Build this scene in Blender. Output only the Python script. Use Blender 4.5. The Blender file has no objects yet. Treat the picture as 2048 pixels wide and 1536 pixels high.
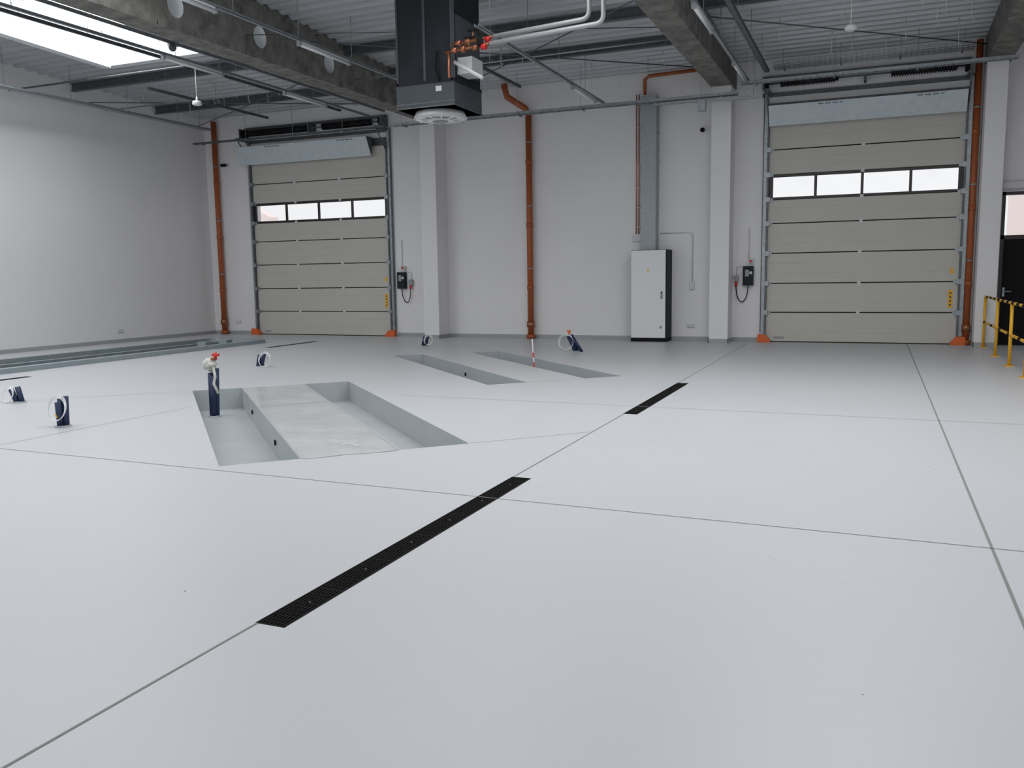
import bpy, bmesh, math, random
from mathutils import Vector, Matrix
random.seed(4)
S=bpy.context.scene
try:
    S.view_settings.view_transform='Standard'; S.view_settings.look='None'
except Exception: pass
ZOOM=None

# ---------------------------------------------------------------- materials
def mat(name,col,rough=.5,metal=0,noise=0,nscale=3,bump=0,bscale=30,spec=.5,emit=0,detail=6,stretch=None,rvar=None):
    m=bpy.data.materials.new(name); m.use_nodes=True
    nt=m.node_tree; b=nt.nodes['Principled BSDF']
    c=(*col,1)
    b.inputs['Base Color'].default_value=c
    b.inputs['Roughness'].default_value=rough
    b.inputs['Metallic'].default_value=metal
    b.inputs['Specular IOR Level'].default_value=spec
    tc=nt.nodes.new('ShaderNodeTexCoord'); src=tc.outputs['Object']
    if stretch:
        mp=nt.nodes.new('ShaderNodeMapping'); mp.inputs['Scale'].default_value=stretch
        nt.links.new(src,mp.inputs[0]); src=mp.outputs[0]
    if noise:
        n=nt.nodes.new('ShaderNodeTexNoise'); n.inputs['Scale'].default_value=nscale; n.inputs['Detail'].default_value=detail
        nt.links.new(src,n.inputs['Vector'])
        r=nt.nodes.new('ShaderNodeValToRGB')
        r.color_ramp.elements[0].position=.3; r.color_ramp.elements[1].position=.7
        r.color_ramp.elements[0].color=(*[x*(1-noise) for x in col],1)
        r.color_ramp.elements[1].color=(*[min(1,x*(1+noise)) for x in col],1)
        nt.links.new(n.outputs[0],r.inputs[0]); nt.links.new(r.outputs[0],b.inputs['Base Color'])
    if rvar:
        n=nt.nodes.new('ShaderNodeTexNoise'); n.inputs['Scale'].default_value=rvar[2]; n.inputs['Detail'].default_value=5
        nt.links.new(src,n.inputs['Vector'])
        mr=nt.nodes.new('ShaderNodeMapRange'); mr.inputs[1].default_value=.4; mr.inputs[2].default_value=.6; mr.inputs[3].default_value=rvar[0]; mr.inputs[4].default_value=rvar[1]
        nt.links.new(n.outputs[0],mr.inputs[0]); nt.links.new(mr.outputs[0],b.inputs['Roughness'])
    if bump:
        n=nt.nodes.new('ShaderNodeTexNoise'); n.inputs['Scale'].default_value=bscale; n.inputs['Detail'].default_value=4
        nt.links.new(src,n.inputs['Vector'])
        bp=nt.nodes.new('ShaderNodeBump'); bp.inputs['Strength'].default_value=bump; bp.inputs['Distance'].default_value=.02
        nt.links.new(n.outputs[0],bp.inputs['Height']); nt.links.new(bp.outputs[0],b.inputs['Normal'])
    if emit:
        b.inputs['Emission Color'].default_value=c; b.inputs['Emission Strength'].default_value=emit
    return m
M={}
M['wall']=mat('wall_paint',(.79,.78,.785),.85,noise=.02,nscale=.7,bump=.05,bscale=40)
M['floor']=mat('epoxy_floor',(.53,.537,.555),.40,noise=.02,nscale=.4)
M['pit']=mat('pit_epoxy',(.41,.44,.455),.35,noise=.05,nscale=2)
M['patch']=mat('screed_patch',(.50,.51,.52),.15,noise=.03,nscale=1.2,bump=.3,bscale=2.4,rvar=(.06,.2,1.6))
M['joint']=mat('joint_sealant',(.24,.24,.235),.9,spec=.1)
M['jointl']=mat('joint_sealant_pale',(.38,.38,.38),.9,spec=.1)
M['base']=mat('skirting_grey',(.36,.38,.38),.6)
M['conc']=mat('precast_concrete',(.17,.165,.15),.9,noise=.4,nscale=5,bump=.4,bscale=30)
M['deck']=mat('galv_deck',(.46,.485,.50),.45,metal=.2,noise=.08,nscale=1.5,stretch=(.4,4,1))
M['galv']=mat('galvanised',(.33,.36,.38),.4,metal=.6,noise=.15,nscale=12)
M['duct']=mat('galvanised_sheet',(.34,.39,.42),.45,metal=.25,noise=.06,nscale=6)
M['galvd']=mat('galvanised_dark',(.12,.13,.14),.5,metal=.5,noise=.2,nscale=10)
M['cover']=mat('galv_cover',(.56,.63,.67),.4,metal=.15,noise=.05,nscale=8)
M['black']=mat('black_rubber',(.010,.010,.011),.75,spec=.15)
M['grate']=mat('cast_iron',(.012,.010,.010),.85,metal=0,noise=.5,nscale=40,spec=.15)
M['panel']=mat('door_panel_greybeige',(.53,.515,.47),.55,noise=.02,nscale=2,bump=.03,bscale=80)
M['frame']=mat('window_frame_dark',(.025,.018,.017),.4)
M['white']=mat('white_enamel',(.78,.79,.79),.4)
M['whited']=mat('white_plastic',(.62,.63,.64),.5)
M['lag']=mat('pipe_lagging_grey',(.42,.43,.44),.45,metal=.3)
M['ahu']=mat('anthracite_metal',(.018,.021,.026),.65,noise=.2,nscale=4,spec=.25)
M['ahu2']=mat('grey_metal',(.07,.08,.09),.55,spec=.3)
M['orange']=mat('orange_pvc',(.36,.09,.025),.45,noise=.1,nscale=5)
M['orangeb']=mat('orange_plastic',(.65,.12,.02),.5)
M['red']=mat('red_plastic',(.6,.02,.02),.4)
M['copper']=mat('copper',(.55,.20,.12),.35,metal=.8)
M['brass']=mat('brass_valve',(.35,.14,.07),.4,metal=.7)
M['yellow']=mat('yellow_paint',(.80,.42,.02),.45)
M['blue']=mat('blue_sleeve',(.012,.024,.075),.55,noise=.2,nscale=15)
M['cloth']=mat('plastic_wrap',(.60,.60,.55),.6,noise=.15,nscale=20,bump=.6,bscale=40)
M['grey']=mat('grey_plastic',(.30,.31,.32),.5)
M['curb']=mat('skylight_curb_white',(.75,.78,.80),.5)
M['tube']=mat('fluorescent_diffuser',(.75,.77,.78),.4)
M['bldg']=mat('facade_pink_glow',(.85,.74,.72),.8,emit=.3)  # emission puts bright daylight into the facade colour; the wall is no lamp
M['asph']=mat('asphalt',(.3,.3,.3),.9,noise=.1)
M['text']=mat('print_dark',(.1,.1,.1),.7)
M['spring']=mat('oiled_spring',(.03,.03,.032),.35,metal=.7)
M['speck']=mat('grit',(.16,.15,.14),.8)
# glazing
g=bpy.data.materials.new('clear_glazing'); g.use_nodes=True; nt=g.node_tree; nt.nodes.clear()
o=nt.nodes.new('ShaderNodeOutputMaterial'); mx=nt.nodes.new('ShaderNodeMixShader'); t=nt.nodes.new('ShaderNodeBsdfTransparent'); gl=nt.nodes.new('ShaderNodeBsdfGlossy')
gl.inputs['Roughness'].default_value=.05; mx.inputs[0].default_value=.06
nt.links.new(t.outputs[0],mx.inputs[1]); nt.links.new(gl.outputs[0],mx.inputs[2]); nt.links.new(mx.outputs[0],o.inputs[0]); M['glass']=g
g=bpy.data.materials.new('opal_skylight_and_fill'); g.use_nodes=True; nt=g.node_tree; nt.nodes.clear()
o=nt.nodes.new('ShaderNodeOutputMaterial'); e=nt.nodes.new('ShaderNodeEmission'); e.inputs[0].default_value=(.97,.985,1,1); e.inputs[1].default_value=6.0
nt.links.new(e.outputs[0],o.inputs[0]); M['opal']=g  # glow shared by the real skylight and the added unseen panels

# ---------------------------------------------------------------- mesh builder
class B:
    def __init__(s,name): s.n=name; s.bm=bmesh.new(); s.ms=[]
    def mi(s,m):
        if m not in s.ms: s.ms.append(m)
        return s.ms.index(m)
    def face(s,pts,m):
        f=s.bm.faces.new([s.bm.verts.new(p) for p in pts]); f.material_index=s.mi(m); return f
    def box(s,x0,x1,y0,y1,z0,z1,m):
        c=[(x,y,z) for x in(x0,x1) for y in(y0,y1) for z in(z0,z1)]
        v=[s.bm.verts.new(p) for p in c]
        for q in((0,1,3,2),(4,6,7,5),(0,4,5,1),(2,3,7,6),(0,2,6,4),(1,5,7,3)):
            f=s.bm.faces.new([v[i] for i in q]); f.material_index=s.mi(m)
    def cyl(s,a,b,r,m,n=14,r2=None,cap=True,smooth=True):
        a=Vector(a); b=Vector(b); d=(b-a).normalized(); r2=r if r2 is None else r2
        u=d.orthogonal().normalized(); w=d.cross(u)
        A=[];C=[]
        for i in range(n):
            t=2*math.pi*i/n; k=u*math.cos(t)+w*math.sin(t)
            A.append(s.bm.verts.new(a+k*r)); C.append(s.bm.verts.new(b+k*r2))
        for i in range(n):
            f=s.bm.faces.new((A[i],A[(i+1)%n],C[(i+1)%n],C[i])); f.material_index=s.mi(m); f.smooth=smooth
        if cap:
            f=s.bm.faces.new(A[::-1]); f.material_index=s.mi(m); f=s.bm.faces.new(C); f.material_index=s.mi(m)
    def path(s,pts,r,m,n=10,closed=False):
        pts=[Vector(p) for p in pts]; N=len(pts); rings=[]; prev=None
        for i,p in enumerate(pts):
            if closed: d=(pts[(i+1)%N]-pts[i-1]).normalized()
            else: d=(pts[min(i+1,N-1)]-pts[max(i-1,0)]).normalized()
            if prev is None: u=d.orthogonal().normalized()
            else: u=(prev-d*prev.dot(d)).normalized()
            prev=u; w=d.cross(u)
            rings.append([s.bm.verts.new(p+(u*math.cos(2*math.pi*k/n)+w*math.sin(2*math.pi*k/n))*r) for k in range(n)])
        for i in range(N if closed else N-1):
            A=rings[i];C=rings[(i+1)%N]
            for k in range(n):
                f=s.bm.faces.new((A[k],A[(k+1)%n],C[(k+1)%n],C[k])); f.material_index=s.mi(m); f.smooth=True
        if not closed:
            for q in(rings[0][::-1],rings[-1]): f=s.bm.faces.new(q); f.material_index=s.mi(m)
    def sphere(s,c,r,m,sz=1,n=14):
        geo=bmesh.ops.create_uvsphere(s.bm,u_segments=n,v_segments=n//2+2,radius=r,matrix=Matrix.Translation(c)@Matrix.Diagonal((1,1,sz,1)))
        for v in geo['verts']:
            for f in v.link_faces: f.material_index=s.mi(m); f.smooth=True
    def prism(s,poly,axis,a,b,m):
        def P(p,t):
            return {'x':(t,p[0],p[1]),'y':(p[0],t,p[1]),'z':(p[0],p[1],t)}[axis]
        A=[s.bm.verts.new(P(p,a)) for p in poly]; C=[s.bm.verts.new(P(p,b)) for p in poly]; n=len(poly)
        for i in range(n):
            f=s.bm.faces.new((A[i],A[(i+1)%n],C[(i+1)%n],C[i])); f.material_index=s.mi(m)
        f=s.bm.faces.new(A[::-1]); f.material_index=s.mi(m); f=s.bm.faces.new(C); f.material_index=s.mi(m)
    def done(s,bevel=0,recalc=True):
        if recalc: bmesh.ops.recalc_face_normals(s.bm,faces=s.bm.faces)
        me=bpy.data.meshes.new(s.n); s.bm.to_mesh(me); s.bm.free()
        for m in s.ms: me.materials.append(M[m])
        ob=bpy.data.objects.new(s.n,me); S.collection.objects.link(ob)
        if bevel:
            md=ob.modifiers.new('bevel','BEVEL'); md.width=bevel; md.segments=2; md.limit_method='ANGLE'
        return ob

YW=20.0; XL=-17.75; XR=5.0; YR=-3.0
def zc(y): return 6.05+.04*(YW-y)
q=math.sqrt(.5)
def st(s,t): return ((s+t)*q,(t-s)*q)

# ---------------------------------------------------------------- floor
pits=[(-12.95,-7.52,.41,1.08),(-12.96,-7.51,1.97,2.63),(-16.8,-11.52,4.33,4.94),(-16.65,-11.52,5.9,6.52)]
holes=[[st(a,c),st(b,c),st(b,d),st(a,d)] for a,b,c,d in pits]
TR=(-15.5,-13.9,4.0,17.2)
holes.append([(TR[0],TR[2]),(TR[1],TR[2]),(TR[1],TR[3]),(TR[0],TR[3])])
drains=[(-2.55,-2.39,3.02,6.05),(-2.55,-2.39,9.27,12.15),(-12.83,-12.68,16.0,17.9),(-13.03,-12.88,7.2,10.1)]
for x0,x1,y0,y1 in drains: holes.append([(x0,y0),(x1,y0),(x1,y1),(x0,y1)])
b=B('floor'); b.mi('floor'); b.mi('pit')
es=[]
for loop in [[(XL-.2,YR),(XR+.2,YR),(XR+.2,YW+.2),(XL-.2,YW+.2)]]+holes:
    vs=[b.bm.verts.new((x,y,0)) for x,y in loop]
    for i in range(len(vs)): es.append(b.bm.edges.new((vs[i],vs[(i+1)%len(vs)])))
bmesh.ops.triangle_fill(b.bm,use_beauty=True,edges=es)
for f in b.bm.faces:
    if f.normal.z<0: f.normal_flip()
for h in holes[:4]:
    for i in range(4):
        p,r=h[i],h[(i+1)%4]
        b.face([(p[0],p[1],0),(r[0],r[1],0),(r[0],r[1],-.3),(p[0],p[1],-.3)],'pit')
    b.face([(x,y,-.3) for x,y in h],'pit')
# small pipe sleeves in the pit walls
for s_,t_ in((-9.2,1.075),(-11.5,1.075),(-14.2,4.935)):
    x,y=st(s_,t_); b.cyl((x,y,-.15),(x-.012*q,y-.012*q,-.15),.03,'black',12)
b.done(recalc=False)

# floor joints
b=B('floor_joints')
def jl(p,r,w,m='joint',z0=.0015):
    p=Vector((*p,0.0));r=Vector((*r,0.0)); d=(r-p).normalized(); n=Vector((-d.y,d.x,0))*w/2; z=Vector((0,0,z0))
    f=b.face([p-n+z,r-n+z,r+n+z,p+n+z],m); f.normal_update()
    if f.normal.z<0: f.normal_flip()
for a,c in((YR,3.02),(6.05,9.27),(12.15,19.3)): jl((-2.54,a),(-2.54,c),.014)
jl((.65,YR),(.65,19.9),.016)
jl((-7.75,5.55),(XR,5.22),.009)
jl((-12.9,5.6),(-7.75,5.58),.011,'jointl')
jl((-5.77,9.9),(XR,9.74),.009,'jointl')
jl((-7.75,5.55),(-7.75,8.2),.009,'jointl')
jl(st(-7.52,2.63),(-2.54,8.1),.009,'jointl')
jl(st(-11.52,4.94),st(-11.52,5.9),.010,'jointl')
jl(st(-12.95,.41),st(-12.95,-3.2),.010,'jointl')
jl(st(-12.95,2.63),st(-12.95,4.2),.010,'jointl')
jl(st(-10.9,1.1),st(-10.9,1.95),.012,'jointl',.005); jl(st(-12.9,1.95),st(-7.5,1.95),.010,'jointl',.005)
b.done(recalc=False)

# shiny fresh screed patch between the front pits
b=B('screed_patch')
outl=[st(-12.9,1.09),st(-12.9,1.96)]
for i in range(15): outl.append(st(-12.9+5.4*(i+1)/15,1.955+random.uniform(-.008,.004)))
for i in range(9): outl.append(st(-7.5+random.uniform(-.02,.03),1.94-.84*(i+.5)/9))
outl.append(st(-7.5,1.09))
vs=[b.bm.verts.new((x,y,.003)) for x,y in outl]
f=b.bm.faces.new(vs); f.material_index=b.mi('patch'); f.normal_update()
if f.normal.z<0: f.normal_flip()
b.done(recalc=False)

# debris specks
b=B('floor_debris')
for i in range(20):
    x=random.uniform(-3.5,2.2); y=random.uniform(1.8,8)
    r=random.uniform(.002,.0045)
    b.sphere((x,y,r*.4),r,'speck',sz=.5,n=6)
b.done()

# ---------------------------------------------------------------- drains
for k,(x0,x1,y0,y1) in enumerate(drains):
    b=B('drain_grate')
    b.face([(x0,y0,-.1),(x1,y0,-.1),(x1,y1,-.1),(x0,y1,-.1)],'black')
    for (a,c,d,e) in((x0,x0+.008,y0,y1),(x1-.008,x1,y0,y1),(x0,x1,y0,y0+.008),(x0,x1,y1-.008,y1)):
        b.box(a,c,d,e,-.1,.002,'grate')
    for i in range(1,8):
        x=x0+(x1-x0)*i/8; b.box(x-.0035,x+.0035,y0,y1,-.03,0,'grate')
    n=int((y1-y0)/.04)
    for i in range(1,n):
        y=y0+(y1-y0)*i/n; w=.012 if i%12==0 else .004
        b.box(x0,x1,y-w/2,y+w/2,-.03,-.001,'grate')
    y=y0+.3
    while y<y1:
        b.cyl(((x0+x1)/2,y,-.02),((x0+x1)/2,y,.002),.006,'galvd',n=8); y+=.5
    b.done()

# ---------------------------------------------------------------- inspection pit (left)
b=B('inspection_pit')
x0,x1,y0,y1=TR
for P in([(x0,y0),(x1,y0)],[(x1,y0),(x1,y1)],[(x1,y1),(x0,y1)],[(x0,y1),(x0,y0)]):
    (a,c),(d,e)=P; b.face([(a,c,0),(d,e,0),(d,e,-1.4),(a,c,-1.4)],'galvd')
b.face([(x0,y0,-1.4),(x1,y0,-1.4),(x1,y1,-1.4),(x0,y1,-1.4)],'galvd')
for a,c in((x0-.16,x0+.02),(x1-.02,x1+.16)): b.box(a,c,y0,y1-.1,0,.09,'duct')
pts=[]
for i in range(13):
    t=math.pi*i/12
    pts.append(((x0+x1)/2+math.cos(t)*((x1-x0)/2+.16),y1-.1+math.sin(t)*.45))
for i in range(12):
    p=Vector((*pts[i],0));r=Vector((*pts[i+1],0)); c=Vector(((x0+x1)/2,y1-.1,0))
    pi=p+(c-p).normalized()*.18; ri=r+(c-r).normalized()*.18; z=Vector((0,0,.09))
    b.face([p+z,r+z,ri+z,pi+z],'duct'); b.face([p,r,r+z,p+z],'duct'); b.face([pi,ri,ri+z,pi+z],'duct')
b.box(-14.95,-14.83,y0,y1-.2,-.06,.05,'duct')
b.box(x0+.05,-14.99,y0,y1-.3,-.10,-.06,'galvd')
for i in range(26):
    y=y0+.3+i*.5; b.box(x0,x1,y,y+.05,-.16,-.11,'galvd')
for (x,y) in((-14.2,16.3),(-14.2,15.6)): b.box(x-.12,x+.12,y-.1,y+.1,-.1,.14,'duct')
b.done()

# ---------------------------------------------------------------- back wall with openings
LD=(-16.13,-11.77); RD=(-2.24,1.58); DT=4.85
SD=(2.28,3.4,3.05)
def wallrects(bb,m,x0,x1,z0,z1,y0,y1,ops):
    xs=sorted({x0,x1,*[o[0] for o in ops],*[o[1] for o in ops]})
    for a,c in zip(xs,xs[1:]):
        tops=[o for o in ops if o[0]<=a and o[1]>=c]
        zz=z0
        for o in sorted(tops,key=lambda o:o[2]):
            if o[2]>zz: bb.box(a,c,y0,y1,zz,o[2],m)
            zz=o[3]
        if zz<z1: bb.box(a,c,y0,y1,zz,z1,m)
b=B('wall_back'); wallrects(b,'wall',XL-.2,XR+.2,0,6.3,YW,YW+.25,[(LD[0],LD[1],0,DT),(RD[0],RD[1],0,DT),(SD[0],SD[1],0,SD[2])]); b.done()
b=B('wall_left'); b.prism([(YR,0),(YW,0),(YW,zc(YW)+.3),(YR,zc(YR)+.3)],'x',XL-.2,XL,'wall'); b.done()
b=B('wall_right'); b.prism([(YR,0),(YW,0),(YW,zc(YW)+.3),(YR,zc(YR)+.3)],'x',XR,XR+.2,'wall'); b.done()
b=B('baseboard_back')
for a,c in((XL,LD[0]-.15),(LD[1]+.15,-10.5),(-10.1,-3.38),(-2.97,RD[0]-.15),(RD[1]+.15,1.83)): b.box(a,c,YW-.015,YW,0,.09,'base')
b.done()
b=B('baseboard_left'); b.box(XL,XL+.015,YR,YW-.02,0,.09,'base'); b.done()
for xa,xb in((-10.52,-10.1),(-3.38,-2.97),(1.84,2.2)):
    b=B('column'); b.box(xa,xb,19.4,YW,0,5.38 if xa<-9 else 5.5,'wall'); 
    for r in((xa-.012,xa,19.388,YW),(xb,xb+.012,19.388,YW),(xa-.012,xb+.012,19.388,19.4)): b.box(r[0],r[1],r[2],r[3],0,.09,'base')
    b.done()

# ---------------------------------------------------------------- ceiling deck
SK=[(-15.2,-12.7,3.0,14.4),(-9.9,-7.8,3,9.6),(-5.5,-4.1,4,12.2),(-1.6,1.4,4,13.0)]  # only the first is a known skylight; others added unseen to brighten the hall
def deck(b,x0,x1,y0,y1):
    P=.30; prof=[]
    k=math.floor(y0/P)
    while k*P<y1:
        for dy,dz in((0,0),(.10,0),(.14,.075),(.26,.075)):
            yy=k*P+dy
            if y0<=yy<=y1: prof.append((yy,zc(yy)+dz))
        k+=1
    for p,r in zip(prof,prof[1:]):
        b.face([(x0,p[0],p[1]),(x1,p[0],p[1]),(x1,r[0],r[1]),(x0,r[0],r[1])],'deck')
b=B('ceiling')
xs=sorted({XL-.1,XR+.1,*[o[0] for o in SK],*[o[1] for o in SK]})
for a,c in zip(xs,xs[1:]):
    k=[o for o in SK if o[0]==a and o[1]==c]
    if k:
        o=k[0]; deck(b,a,c,YR,o[2]); deck(b,a,c,o[3],YW+.1)
    else: deck(b,a,c,YR,YW+.1)
b.done(recalc=False)
for i,(x0,x1,y0,y1) in enumerate(SK):
    b=B('skylight_or_added_panel')
    for a,c,d,e in((x0-.06,x0,y0,y1),(x1,x1+.06,y0,y1),(x0-.06,x1+.06,y0-.06,y0),(x0-.06,x1+.06,y1,y1+.06)):
        pr=[(d,zc(d)-.16),(e,zc(e)-.16),(e,zc(e)+.5),(d,zc(d)+.5)]
        b.prism(pr,'x',a,c,'curb')
    b.box(x0-.22,x1+.22,y1+.06,y1+.2,zc(y1)-.16,zc(y1)-.13,'curb')
    b.prism([(y0,zc(y0)-.20),(y1,zc(y1)-.20),(y1,zc(y1)-.16),(y0,zc(y0)-.16)],'x',x0-.2,x0,'curb'); b.prism([(y0,zc(y0)-.20),(y1,zc(y1)-.20),(y1,zc(y1)-.16),(y0,zc(y0)-.16)],'x',x1,x1+.2,'curb')
    z0,z1=zc(y0)+.5,zc(y1)+.5
    b.face([(x0,y0,z0),(x1,y0,z0),(x1,y1,z1),(x0,y1,z1)],'opal')
    n=5
    for k in range(1,n):
        y=y0+(y1-y0)*k/n; b.box(x0,x1,y-.03,y+.03,zc(y)+.42,zc(y)+.49,'curb')
    b.done(recalc=False)

# ---------------------------------------------------------------- concrete beams with round openings
def beam(xa,xb,zb,holesY,zh):
    b=B('concrete_beam')
    ztop=lambda y: zc(y)-.002
    R=.17
    def quad(y0,y1,z0a,z0b,z1a,z1b):
        for xx in(xa,xb): b.face([(xx,y0,z0a),(xx,y1,z0b),(xx,y1,z1b),(xx,y0,z1a)],'conc')
    cur=YR
    for hy in sorted(holesY):
        quad(cur,hy-.4,zb,zb,ztop(cur),ztop(hy-.4))
        N=32
        for i in range(N):
            t0,t1=2*math.pi*i/N,2*math.pi*(i+1)/N
            def sq(t):
                c,s_=math.cos(t),math.sin(t)
                top=ztop(hy)-zh; bot=zh-zb
                k=min(.4/abs(c) if abs(c)>1e-6 else 9, (top if s_>0 else bot)/abs(s_) if abs(s_)>1e-6 else 9)
                return (hy+c*k,zh+s_*k)
            a0,a1=sq(t0),sq(t1); c0=(hy+R*math.cos(t0),zh+R*1.1*math.sin(t0)); c1=(hy+R*math.cos(t1),zh+R*1.1*math.sin(t1))
            for xx in(xa,xb): b.face([(xx,*c0),(xx,*c1),(xx,*a1),(xx,*a0)],'conc')
            b.face([(xa,*c0),(xa,*c1),(xb,*c1),(xb,*c0)],'curb')
        cur=hy+.4
    quad(cur,YW,zb,zb,ztop(cur),ztop(YW))
    b.face([(xa,YR,zb),(xb,YR,zb),(xb,YW,zb),(xa,YW,zb)],'conc')
    b.done()
beam(-10.55,-10.1,5.38,[8.8,10.9,12.9,15.0],5.76)
beam(-3.40,-2.95,5.50,[],5.8)
beam(1.84,2.29,5.55,[],5.8)
for (y,xa,xb) in((15.6,XL+.01,-10.56),(15.6,-10.09,-3.41),(15.6,-2.94,1.83),(18.2,XL+.01,-10.56),(17.4,-10.09,-3.41)):
    b=B('steel_purlin')
    z=zc(y)-.02; b.box(xa,xb,y-.06,y+.06,z-.015,z,'galvd'); b.box(xa,xb,y-.006,y+.006,z-.16,z,'galvd'); b.box(xa,xb,y-.06,y+.06,z-.175,z-.16,'galvd')
    b.done()
b=B('brace_rods')
b.cyl((-10.09,14,5.95),(-3.41,19.7,5.95),.012,'galvd',6); b.cyl((-10.09,19.7,5.93),(-3.41,14,5.93),.012,'galvd',6)
b.cyl((-10.09,12.5,5.7),(-3.41,15.4,5.75),.008,'galvd',6)
b.cyl((-17.7,15.7,5.8),(-10.56,19.6,5.8),.012,'galvd',6); b.cyl((-17.7,19.6,5.8),(-10.56,15.7,5.8),.012,'galvd',6)
b.cyl((-2.94,15.7,5.95),(1.83,19.6,5.85),.012,'galvd',6)
b.done()

# ---------------------------------------------------------------- sectional doors
def sdoor(i,D,cover,sprs):
    x0,x1=D; b=B('door_%d'%i); yf=YW-.02
    zs=[0,.655,1.29,1.945,2.59,3.10,3.63,4.16,4.95]
    for k,(a,c) in enumerate(zip(zs,zs[1:])):
        if k==5: continue
        b.box(x0-.04,x1+.04,yf-.04,yf,a+.012,c-.012,'panel')
        for zz in (a+(c-a)*.33,a+(c-a)*.66):
            b.box(x0+.06,x1-.06,yf-.042,yf-.04,zz-.0015,zz+.0015,'grey')
    for a in zs[1:-1]:
        b.box(x0-.04,x1+.04,yf-.028,yf,a-.012,a+.012,'black')
        for t in(.02,.33,.5,.66,.98) if i==2 else (.02,.33,.66,.98):
            if i==2 and t in(.33,.66): continue
            xx=x0+(x1-x0)*t; b.box(xx-.035,xx+.035,yf-.055,yf-.03,a-.035,a+.035,'galv' if t in(.02,.98) else 'whited')
    b.box(x0-.04,x1+.04,yf-.045,yf,3.10,3.15,'frame'); b.box(x0-.04,x1+.04,yf-.045,yf,3.575,3.63,'frame')
    w=(x1-x0-.12)/4
    for k in range(5):
        xx=x0+.06+w*k
        if k==0: b.box(x0-.04,xx+.05,yf-.044,yf,3.15,3.575,'frame')
        elif k==4: b.box(xx-.05,x1+.04,yf-.044,yf,3.15,3.575,'frame')
        else: b.box(xx-.028,xx+.028,yf-.044,yf,3.15,3.575,'frame')
    b.face([(x0+.1,yf-.02,3.14),(x1-.1,yf-.02,3.14),(x1-.1,yf-.02,3.59),(x0+.1,yf-.02,3.59)],'glass')
    b.box(x0-.04,x1+.04,yf-.045,yf,0,.02,'black')
    for sx,xx in((1,x0),(-1,x1)):
        b.box(min(xx-.09*sx,xx-.02*sx),max(xx-.09*sx,xx-.02*sx),YW-.10,YW,0,5.35,'galv')
        b.box(xx-.02,xx+.02,YW-.13,YW-.062,0,5.0,'galvd')
        b.cyl((xx-.105*sx,YW-.06,.2),(xx-.105*sx,YW-.06,5.4),.008,'galvd',6)
        for a in zs[1:-1]:
            b.box(xx-.03 if sx>0 else xx-.06,xx+.06 if sx>0 else xx+.03,YW-.15,YW-.062,a-.05,a+.05,'galv')
        b.prism([(xx-.14*sx,0),(xx+.13*sx,0),(xx+.13*sx,.05),(xx+.02*sx,.17),(xx-.14*sx,.17)],'y',YW-.24,YW-.13,'orangeb')
        b.box(xx-.05,xx+.05,YW-.6,YW-.05,5.30,5.36,'galvd')
        b.cyl((xx,YW-.6,5.33),(xx,YW-.1,4.8),.018,'galvd',6)
    cx0,cx1,ct,cb=cover
    b.face([(cx0,YW-.45,ct),(cx1,YW-.45,ct),(cx1,YW-.22,cb),(cx0,YW-.22,cb)],'cover')
    b.face([(cx0,YW-.45,ct),(cx1,YW-.45,ct),(cx1,YW-.1,ct+.02),(cx0,YW-.1,ct+.02)],'cover')
    b.face([(cx1,YW-.45,ct),(cx1,YW-.22,cb),(cx1,YW-.1,ct)],'galvd'); b.face([(cx0,YW-.45,ct),(cx0,YW-.22,cb),(cx0,YW-.1,ct)],'galvd')
    xm=(cx0+cx1)/2-.1; b.box(xm-.006,xm+.006,YW-.455,YW-.445,ct-.02,ct,'grey')
    for xx in(cx0+1.0,cx1-.9):
        for k in range(14):
            if k%4!=3: b.box(xx+k*.035,xx+k*.035+.02,YW-.452,YW-.448,ct-.055,ct-.03,'text')
    zS=5.52
    b.cyl((x0-.12,YW-.22,zS),(x1+.02,YW-.22,zS),.018,'galvd')
    for a,c in sprs:
        b.cyl((a,YW-.22,zS),(c,YW-.22,zS),.06,'spring',12)
        for k in range(int((c-a)/.05)):
            xx=a+k*.05; b.cyl((xx,YW-.22,zS),(xx+.028,YW-.22,zS),.088,'spring',12)
    for xx in(x0-.1,x1,x0+2.15 if i==1 else x0+1.9):
        b.box(xx-.02,xx+.02,YW-.36,YW,zS-.12,zS+.12,'galvd')
    for xx in(x0-.04,x1-.06): b.cyl((xx-.03,YW-.22,zS),(xx+.03,YW-.22,zS),.12,'black',18)
    b.box(x0-.1,x1+.04,YW-.03,YW-.0,4.95,5.15,'galvd')
    b.box(x0-.15,x1+.02,YW-.1,YW,5.64,5.70,'galvd'); b.box(x0-.15,x1+.02,YW-.06,YW,5.28,5.36,'galvd')
    xx=x1-.2
    b.box(xx,xx+.09,yf-.0425,yf-.04,.75,1.12,'yellow')
    for k in range(4): b.box(xx+.025,xx+.065,yf-.0435,yf-.0425,.80+k*.08,.835+k*.08,'text')
    b.box(xx+.02,xx+.09,yf-.0425,yf-.04,1.45,1.56,'yellow')
    b.box(x0+.19,x0+.41,yf-.0465,yf-.04,.07,.12,'grey')
    b.done()
sdoor(1,LD,(-16.35,-12.15,5.14,4.68),[(-16.0,-14.1),(-13.6,-12.1)])
sdoor(2,RD,(-2.22,1.55,5.03,4.64),[(-2.0,-.85),(.15,1.35)])

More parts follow.
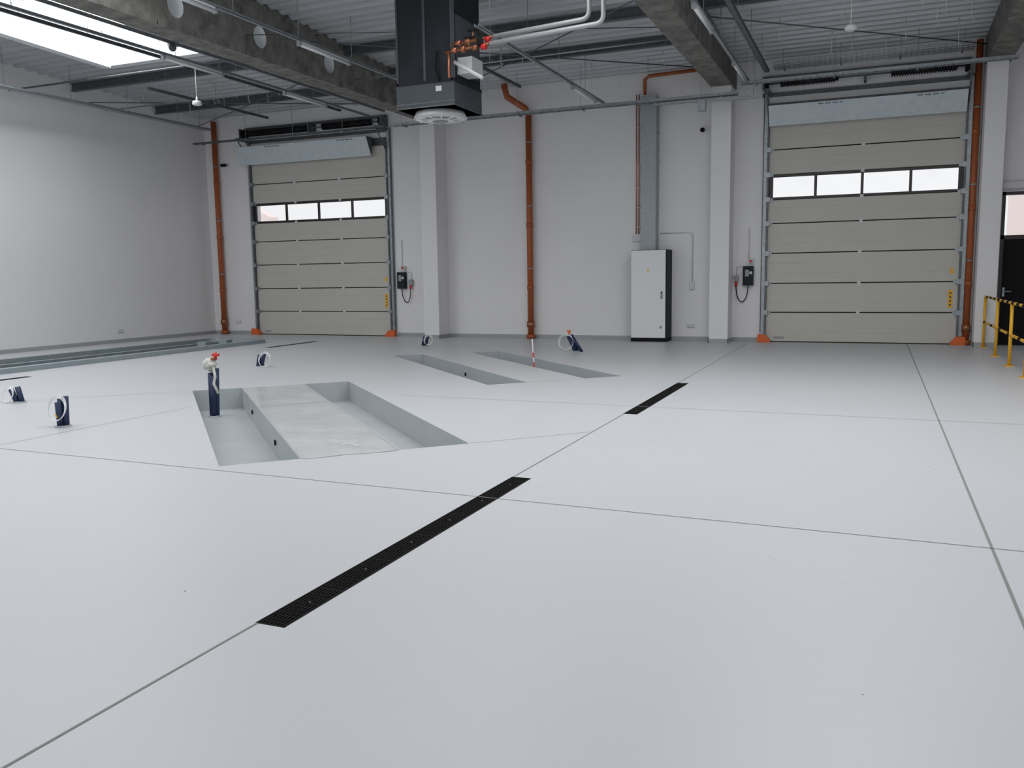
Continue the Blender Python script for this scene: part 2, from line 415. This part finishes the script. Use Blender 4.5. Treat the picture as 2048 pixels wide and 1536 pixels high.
b=B('door_3')
x0,x1,zt=SD
b.box(x0,x0+.06,YW-.02,YW+.1,0,zt,'frame'); b.box(x1-.06,x1,YW-.02,YW+.1,0,zt,'frame'); b.box(x0,x1,YW-.02,YW+.1,zt-.06,zt,'frame')
b.box(x0,x1,YW-.02,YW+.1,2.12,2.2,'frame'); b.box(x0+.06,x1-.06,YW,YW+.05,0,2.12,'black')
b.face([(x0+.06,YW+.03,2.2),(x1-.06,YW+.03,2.2),(x1-.06,YW+.03,zt-.06),(x0+.06,YW+.03,zt-.06)],'glass')
b.box(x0+.08,x0+.12,YW-.03,YW,.98,1.16,'galv'); b.cyl((x0+.1,YW-.06,1.08),(x0+.24,YW-.06,1.08),.012,'galv',8); b.cyl((x0+.1,YW,1.08),(x0+.1,YW-.06,1.08),.012,'galv',8)
b.done()
b=B('door_shutter_box'); b.box(2.22,3.6,YW-.12,YW,3.1,3.25,'whited'); b.done(bevel=.02)

# ---------------------------------------------------------------- orange drain pipes
def dpipe(x,zt,extra=None,r=.075,y=YW-.14):
    b=B('orange_drain_pipe')
    b.cyl((x,y,0),(x,y,zt),r,'orange',18)
    b.cyl((x,y,0.01),(x,y,.10),r*1.5,'orange',18); b.cyl((x,y,.28),(x,y,.42),r*1.35,'brass',18)
    z=1.2
    while z<zt-.3:
        b.cyl((x,y,z),(x,y,z+.1),r*1.14,'orange',18)
        b.cyl((x,y,z+.5),(x,y,z+.53),r*1.1,'galv',18); b.box(x-.01,x+.01,y,YW,z+.5,z+.53,'galv')
        z+=1.5
    if extra: b.path([(x,y,zt-.02)]+extra,r,'orange',14)
    b.done()
dpipe(-17.30,5.95); dpipe(-7.80,5.35,[(-7.85,YW-.2,5.5),(-8.2,YW-.5,5.75),(-8.25,YW-.55,6.03)]); dpipe(1.735,6.0,r=.062)
b=B('orange_branch_pipe'); b.path([(-4.95,YW-.2,5.55),(-4.95,YW-.2,5.88),(-4.85,YW-.2,5.95),(-3.45,YW-.2,5.98)],.04,'orange',12); b.done()

# ---------------------------------------------------------------- cabinet, duct, conduits
b=B('electrical_cabinet')
cx0,cx1,cy=-5.17,-4.34,19.45
b.box(cx0,cx1,cy,YW-.02,.0,.08,'black'); b.box(cx0,cx1,cy+.02,YW-.02,.08,2.08,'ahu')
b.box(cx0+.01,cx1-.03,cy-.01,cy+.02,.09,2.07,'white')
b.box(cx1-.13,cx1-.10,cy-.035,cy-.01,.98,1.14,'black'); b.box(cx1-.125,cx1-.105,cy-.05,cy-.03,1.0,1.1,'galv')
b.prism([(-4.80,1.60),(-4.74,1.60),(-4.77,1.66)],'y',cy-.013,cy-.01,'yellow')
for z in(.35,1.05,1.75): b.box(cx0-.012,cx0+.012,cy-.02,cy+.02,z,z+.08,'whited')
b.box(-4.5,-4.44,cy-.012,cy-.01,.3,.36,'grey')
b.done(bevel=.006)
b=B('galvanised_duct'); b.box(-5.0,-4.66,YW-.32,YW,2.08,5.5,'duct')
for k in range(6):
    z=2.3+k*.6; b.box(-5.015,-4.645,YW-.33,YW,z,z+.015,'duct')
b.done()
b=B('copper_riser_pipes'); 
for x in(-5.18,-5.12): b.cyl((x,YW-.04,2.3),(x,YW-.04,5.6),.013,'copper',8)
for k in range(7): b.box(-5.21,-5.09,YW-.05,YW,2.6+k*.45,2.63+k*.45,'whited')
b.box(-5.25,-5.03,YW-.1,YW,2.3,2.46,'whited')
b.done()
b=B('socket_conduit'); b.path([(-4.62,YW-.02,2.46),(-4.0,YW-.02,2.46),(-3.88,YW-.02,2.44),(-3.87,YW-.02,2.35),(-3.87,YW-.02,1.35)],.012,'whited',8); b.box(-3.92,-3.82,YW-.07,YW,1.18,1.36,'whited'); b.done()
for (x,y,z) in((-3.9,YW,.3),(-16.9,YW,.3)):
    b=B('wall_socket'); b.box(x-.09,x+.09,y-.03,y,z,z+.08,'whited'); b.done(bevel=.005)
b=B('wall_socket'); b.box(XL,XL+.03,16.4,16.6,.27,.35,'whited'); b.done(bevel=.005)

def control(xc,s):
    b=B('door_control_box')
    b.box(xc-.11,xc+.11,YW-.13,YW,1.25,1.68,'ahu'); b.box(xc-.06,xc+.02,YW-.14,YW-.13,1.45,1.6,'grey'); b.box(xc+.03,xc+.09,YW-.14,YW-.13,1.5,1.56,'whited')
    b.box(xc+.0,xc+.1,YW-.1,YW,1.74,1.84,'whited'); b.cyl((xc+.05,YW-.1,1.79),(xc+.05,YW-.13,1.79),.03,'red',12)
    b.cyl((xc,YW-.03,1.84),(xc,YW-.03,2.5),.01,'whited',8)
    xp=xc+s*.26
    b.box(xp-.05,xp+.05,YW-.09,YW,1.34,1.48,'grey'); b.cyl((xp,YW-.07,1.34),(xp,YW-.09,1.24),.03,'red',10)
    pts=[]
    for i in range(15):
        t=math.pi*i/14; pts.append((xp+(xc-xp)*(1-math.cos(t))/2,YW-.09+.02*math.sin(t),1.24-.36*math.sin(t)+ (0.01*i/14)))
    b.path(pts,.011,'black',8)
    b.path([(xp,YW-.02,1.48),(xp,YW-.02,1.66),(xp-s*.1,YW-.02,1.68)],.01,'whited',6)
    b.done()
control(-11.44,1); control(-2.62,-1)

def cam(x,z,sx=1):
    b=B('security_camera'); b.cyl((x,YW,z),(x,YW-.1,z),.05,'whited',14); b.cyl((x,YW-.08,z),(x+.05*sx,YW-.28,z-.03),.045,'black',14); b.sphere((x+.05*sx,YW-.28,z-.03),.05,'black'); b.done()
cam(-3.68,4.70); cam(-17.0,4.75)

# ---------------------------------------------------------------- service posts in floor
def post(name,x,y,z0,h,lean=(0,0),coil=True,R=.13,n=3,off=(0,0)):
    b=B(name)
    top=Vector((x+lean[0],y+lean[1],z0+h))
    for k in range(n):
        a=2*math.pi*k/n+.5; dx,dy=.032*math.cos(a),.032*math.sin(a)
        b.cyl((x+dx,y+dy,z0),(top.x+dx*1.3,top.y+dy*1.3,top.z-.03*k),.034,'blue',10)
    b.cyl((x,y,z0),(x,y,z0+.015),.085,'pit',14)
    if coil:
        cz=max(z0+R+.01,top.z-R*.85)
        for k in range(3):
            pts=[]
            for i in range(28):
                t=2*math.pi*i/28; rr=R*(1-.05*k); pts.append((top.x+off[0]+.01*k+rr*math.cos(t),top.y-.06-.012*k+.03*math.sin(t),cz-.008*k+rr*math.sin(t)))
            b.path(pts,.0042,'white',6,closed=True)
    return b,top
b,t=post('hose_coil_post',-8.07,6.65,0,.33,R=.135); b.cyl((-8.07,6.56,.14),(-8.07,6.6,.09),.008,'yellow'); b.done()
b,t=post('hose_coil_post',-10.27,7.84,0,.20,(-.08,0),R=.10,n=2,off=(-.05,0)); b.done()
b,t=post('hose_coil_post',-10.13,12.48,0,.24,(.06,0),R=.13,n=2,off=(.10,0)); b.done()
b,t=post('hose_coil_post',-9.36,17.22,0,.24,(.06,.0),R=.11,n=2,off=(.08,0)); b.done()
b,t=post('hose_coil_post',-5.56,16.64,0,.34,(-.14,0),R=.16,n=3,off=(-.06,0))
b.cyl((-5.42,16.6,0),(-5.62,16.6,.30),.03,'blue',10); b.cyl(t,t+Vector((-.01,0,.08)),.022,'orangeb',10); b.box(t.x-.05,t.x+.03,t.y-.02,t.y+.02,t.z+.06,t.z+.09,'orangeb'); b.done()
b,t=post('water_tap_post',-8.27,9.20,-.3,.66,(.02,0),coil=False,n=4)
b.cyl(t-Vector((0,0,.05)),t+Vector((.02,0,.12)),.03,'cloth',12)
bm2=bmesh.ops.create_icosphere(b.bm,subdivisions=3,radius=.085,matrix=Matrix.Translation(t+Vector((-.03,-.03,.06))))
for v in bm2['verts']:
    c=t+Vector((-.03,-.03,.06)); d=v.co-c; v.co=c+d*(1+.3*math.sin(d.x*90)*math.cos(d.z*70+d.y*50))
    for f in v.link_faces: f.material_index=b.mi('cloth'); f.smooth=True
ribbon=[t+Vector((.05,-.05,.02)),t+Vector((.08,-.06,-.10)),t+Vector((.06,-.07,-.2)),t+Vector((.12,-.06,-.33))]
b.path(ribbon,.02,'cloth',5)
b.cyl(t+Vector((.05,0,.12)),t+Vector((.05,0,.22)),.02,'red',10); b.box(t.x+.0,t.x+.11,t.y-.015,t.y+.015,t.z+.17,t.z+.20,'red')
b.cyl(t+Vector((.05,0,.14)),t+Vector((.05,-.08,.14)),.018,'brass',8)
b.done()
b=B('marker_stick'); p=Vector((-5.30,13.62,0)); r=Vector((-5.42,13.85,.46)); 
for k in range(6):
    b.cyl(p.lerp(r,k/6),p.lerp(r,(k+1)/6),.013,'red' if k in(0,2) else 'whited',8)
b.done()

# ---------------------------------------------------------------- yellow railing
b=B('yellow_railing')
for y in [19.3,17.4,15.65,14.05,12.4,10.8]:
    b.cyl((2.0,y,0),(2.0,y,1.0),.026,'yellow',12); b.box(1.93,2.07,y-.07,y+.07,0,.012,'yellow')
for z in(1.0,.5):
    y=19.3; k=0
    while y>10.8:
        e=max(10.8,y-.28); b.cyl((2.0,y,z),(2.0,e,z),.024,('black' if k%2 else 'yellow') if z==1.0 else ('black' if k%4==0 else 'yellow'),12)
        y=e; k+=1
b.done()

# ---------------------------------------------------------------- ceiling heater unit
b=B('ceiling_air_heater')
x0,x1,y0,y1=-7.2,-6.2,12.6,13.6; zt=zc(13.6)-.01
b.box(x0,x1,y0,y1,4.62,zt,'ahu')
b.box(x0-.015,x1+.015,y0-.015,y1+.015,4.22,4.60,'ahu2'); b.box(x0-.02,x1+.02,y0-.02,y1+.02,4.58,4.63,'ahu')
for z in(4.22,4.28): b.box(x0-.02,x1+.02,y0-.02,y1+.02,z,z+.02,'galvd')
for xx in(x0,x1-.03): b.box(xx,xx+.03,y0-.02,y0,4.6,zt,'ahu2')
b.box(x1,x1+.02,y0,y0+.03,4.6,6.2,'galvd'); b.box(x0+.48,x0+.52,y0-.012,y0,4.63,6.2,'ahu2')
b.cyl((-6.7,13.1,4.22),(-6.7,13.1,4.12),.40,'whited',32,r2=.44)
for k in range(4): b.cyl((-6.7,13.1,4.12-.012*k),(-6.7,13.1,4.11-.012*k),.40-.09*k,'white' if k%2==0 else 'grey',32)
for k in range(12):
    a=2*math.pi*k/12; b.cyl((-6.7+.1*math.cos(a),13.1+.1*math.sin(a),4.10),(-6.7+.38*math.cos(a),13.1+.38*math.sin(a),4.10),.012,'white',6)
b.box(x1,x1+.03,y0+.1,y1-.1,4.75,5.6,'ahu2'); b.box(x1-.3,x1-.2,y0-.03,y0,4.45,4.53,'whited')
b.box(x1+.02,x1+.28,y0+.1,y0+.5,4.70,4.95,'whited'); b.cyl((x1+.05,y0-.05,4.85),(x1+.55,y0-.1,4.55),.03,'whited',8)
b.path([(x0+.75,y0-.04,5.05),(x0+.72,y0-.06,4.8),(x0+.78,y0-.04,4.6)],.015,'black',6)
b.done()
b=B('heating_pipes')
def el(p0,p1,p2,r,m):
    p0,p1,p2=map(Vector,(p0,p1,p2)); a=p1+(p0-p1).normalized()*.12; c=p1+(p2-p1).normalized()*.12
    pts=[p0]+[ (a*(1-t)**2+p1*2*t*(1-t)+c*t*t) for t in [i/6 for i in range(7)]]+[p2]
    b.path(pts,r,m,12)
el((-5.5,12.45,5.03),(-3.72,12.45,5.12),(-3.72,12.45,zc(12.45)),.035,'lag')
el((-5.5,12.6,5.17),(-3.98,12.6,5.25),(-3.98,12.6,zc(12.6)),.035,'lag')
for y,z in((12.45,5.03),(12.6,5.17)):
    b.cyl((-6.25,y,z-.05),(-5.5,y,z),.022,'brass',10)
    for xx,rr,mm in((-6.1,.04,'copper'),(-5.95,.05,'brass'),(-5.75,.04,'brass'),(-5.6,.045,'red')): b.cyl((xx-.04,y,z-.03),(xx+.04,y,z-.03),rr,mm,12)
    b.cyl((-5.85,y,z),(-5.85,y,z+.12),.015,'brass',8); b.box(-5.93,-5.77,y-.02,y+.02,z+.12,z+.14,'black')
b.cyl((-5.66,12.45,5.0),(-5.66,12.45,5.12),.05,'black',12)
b.cyl((-6.2,12.45,4.98),(-6.2,12.45,4.6),.02,'copper',8)
b.done()

# ---------------------------------------------------------------- trays & light strips
def tray_y(b,x,z,y0,y1,w=.10,h=.05,m='galv'):
    b.box(x-w/2,x+w/2,y0,y1,z,z+.006,m); b.box(x-w/2,x-w/2+.006,y0,y1,z,z+h,m); b.box(x+w/2-.006,x+w/2,y0,y1,z,z+h,m)
    y=y0+.5
    while y<y1:
        b.cyl((x,y,z),(x,y,zc(y)-.002),.005,'galv',5); y+=1.6
def tray_x(b,y,z,x0,x1,w=.2,h=.06,m='galv',skip=()):
    b.box(x0,x1,y-w/2,y-w/2+.006,z,z+h,m); b.box(x0,x1,y+w/2-.006,y+w/2,z,z+h,m)
    x=x0
    while x<x1:
        b.box(x,x+.02,y-w/2,y+w/2,z,z+.01,m); x+=.15
    x=x0+.3
    while x<x1:
        if not any(a-.02<x<c+.02 for a,c in((-10.55,-10.1),(-3.4,-2.95),(1.84,2.29))):
            b.box(x-.015,x+.015,y-w/2-.05,y+w/2+.05,z-.03,z,'galv'); b.cyl((x,y-w/2-.03,z-.03),(x,y-w/2-.03,zc(y)-.002),.005,'galv',5)
        x+=1.5
def lamp_on(b,x,z,y0,L=1.5):
    b.box(x-.035,x+.035,y0,y0+L,z-.03,z,'whited'); b.cyl((x,y0+.02,z-.055),(x,y0+L-.02,z-.055),.028,'tube',12)
    for yy in(y0,y0+L): b.box(x-.035,x+.035,yy-.02,yy+.02,z-.085,z,'grey')
for x,z,y0,y1,L in((-11.65,5.48,4,18.9,[7.0,12.2,15.6]),(-9.0,5.48,4,18.9,[9.0,12.5,16.4]),(-2.6,5.48,4,19.3,[9.5,13.3,17.2]),(-5.65,5.26,12.3,18.9,[16.8])):
    b=B('light_strip'); tray_y(b,x,z,y0,y1,w=.07,h=.04)
    for y in L: lamp_on(b,x,z,y,1.5)
    b.done()
b=B('cable_tray'); tray_y(b,-16.55,5.5,6,18.8,w=.2); b.done()
b=B('cable_tray'); tray_y(b,-11.2,5.55,5,18.9,w=.05); b.done()
b=B('cable_tray'); tray_y(b,-2.2,5.6,8,19.0,w=.1,m='galvd'); b.done()
b=B('cable_tray'); tray_y(b,-12.4,5.65,6,18.8,w=.06,m='galvd'); b.done()
b=B('cable_tray'); tray_y(b,-14.6,5.65,14.8,18.8,w=.06,m='galvd'); b.done()
b=B('cable_tray'); tray_y(b,-7.5,5.72,13.9,18.6,w=.06,m='galvd'); b.done()
b=B('cable_tray'); tray_x(b,18.8,5.17,-10.9,-2.75); b.box(-4.5,-2.5,18.75,18.85,5.10,5.13,'galv'); b.done()
b=B('cable_tray'); tray_x(b,18.95,5.2,-17.2,-11.2,w=.1,h=.04,m='galvd'); b.done()
b=B('cable_tray'); tray_x(b,18.9,5.38,-2.7,2.3,w=.15); b.done()
b=B('conduit_run'); b.cyl((-10.09,15.9,5.62),(-3.41,15.9,5.68),.015,'galv',8); b.cyl((-17.7,16.5,5.74),(-10.56,16.5,5.74),.015,'galv',8); b.cyl((-17.7,13.9,5.75),(-10.56,13.9,5.75),.02,'galvd',8); b.done()
# wire mesh cable basket above the right door
b=B('wire_cable_basket')
yb,zb=19.35,5.74
for k in range(7):
    b.cyl((-2.1,yb-.18+.06*k,zb),(1.6,yb-.18+.06*k,zb),.004,'galv',4)
for k in range(3):
    for s_ in(-.18,.18): b.cyl((-2.1,yb+s_,zb+.035*(k+1)),(1.6,yb+s_,zb+.035*(k+1)),.004,'galv',4)
x=-2.1
while x<1.61:
    b.path([(x,yb-.18,zb+.105),(x,yb-.18,zb),(x,yb+.18,zb),(x,yb+.18,zb+.105)],.004,'galv',4); x+=.1
for x in(-1.9,-.8,.3,1.4): b.cyl((x,yb-.2,zb-.01),(x,yb-.2,zc(yb)-.002),.005,'galv',5); b.box(x-.015,x+.015,yb-.22,yb+.22,zb-.03,zb-.005,'galv')
b.done()
b=B('bus_rail'); b.box(-3.4,-2.3,18.5,18.56,5.02,5.06,'galv'); b.cyl((-3.45,18.53,5.05),(-3.45,18.53,zc(18.53)),.006,'galv',5); b.cyl((-2.4,18.53,5.05),(-2.4,18.53,zc(18.53)),.006,'galv',5); b.box(-3.5,-3.35,18.45,18.6,4.85,5.06,'galv'); b.done()
b=B('hanging_hooks')
for i in range(60):
    x=random.choice([random.uniform(-17,-11.3),random.uniform(-9.5,-3.7),random.uniform(-2.5,1.7)]); y=random.uniform(15.8,19.1)
    z=zc(y)+.07; L=random.uniform(.25,.6); b.cyl((x,y,z),(x,y,z-L),.006,'whited',5); b.path([(x,y,z-L),(x+.03,y,z-L-.05),(x+.06,y,z-L)],.006,'whited',5)
b.done()
for x,y,z in((-.52,15.9,5.5),(-13.2,14.7,5.2)):
    b=B('pendant_sensor'); b.cyl((x,y,z+.06),(x,y,zc(y)+.05),.008,'white',8); b.cyl((x,y,z),(x,y,z+.06),.10,'white',24,r2=.085); b.sphere((x,y,z),.1,'white',sz=.35,n=20); b.cyl((x,y,z+.06),(x,y,z+.16),.03,'white',12,r2=.01); b.done()
b=B('bullet_security_camera'); b.box(-11.35,-11.24,12.0,12.15,5.55,5.68,'whited'); b.cyl((-11.24,12.0,5.5),(-11.05,11.8,5.44),.06,'black',14); b.sphere((-11.05,11.8,5.44),.065,'ahu2'); b.done()

# ---------------------------------------------------------------- outside
b=B('outside_ground'); b.face([(-80,YW+.3,-.05),(60,YW+.3,-.05),(60,90,-.05),(-80,90,-.05)],'asph'); b.done()
b=B('neighbour_building'); b.box(-50,-31.3,40,40.8,-.05,5.0,'bldg'); b.prism([(-50,5),(-31.3,5),(-40,9)],'y',40,40.8,'bldg'); b.done()
b=B('neighbour_building'); b.box(5,14,34,42,-.05,6,'bldg'); b.prism([(5,6),(14,6),(9.5,8)],'y',34,42,'bldg'); b.done()

# ---------------------------------------------------------------- world, camera
w=bpy.data.worlds.new('overcast'); S.world=w; w.use_nodes=True
w.node_tree.nodes['Background'].inputs[0].default_value=(.97,.98,1,1); w.node_tree.nodes['Background'].inputs[1].default_value=.95

f=1730.0; D=f*f/217
Z=Vector((-.0152*D,D,f)).normalized(); Y=Vector((728/f,228/f,-1)); Y=(Y-Z*Y.dot(Z)).normalized(); X=Y.cross(Z)
cd=bpy.data.cameras.new('camera'); co=bpy.data.objects.new('camera',cd); S.collection.objects.link(co)
R=Matrix((X,Y,Z)).to_4x4(); co.matrix_world=Matrix.Translation((0,0,1.55))@R
cd.sensor_width=36; cd.lens=f/2048*36; cd.clip_end=300
if ZOOM:
    k,cx,cy=ZOOM; cd.lens*=k; cd.shift_x=(cx-1024)/2048*k; cd.shift_y=-(cy-768)/2048*k
S.camera=co
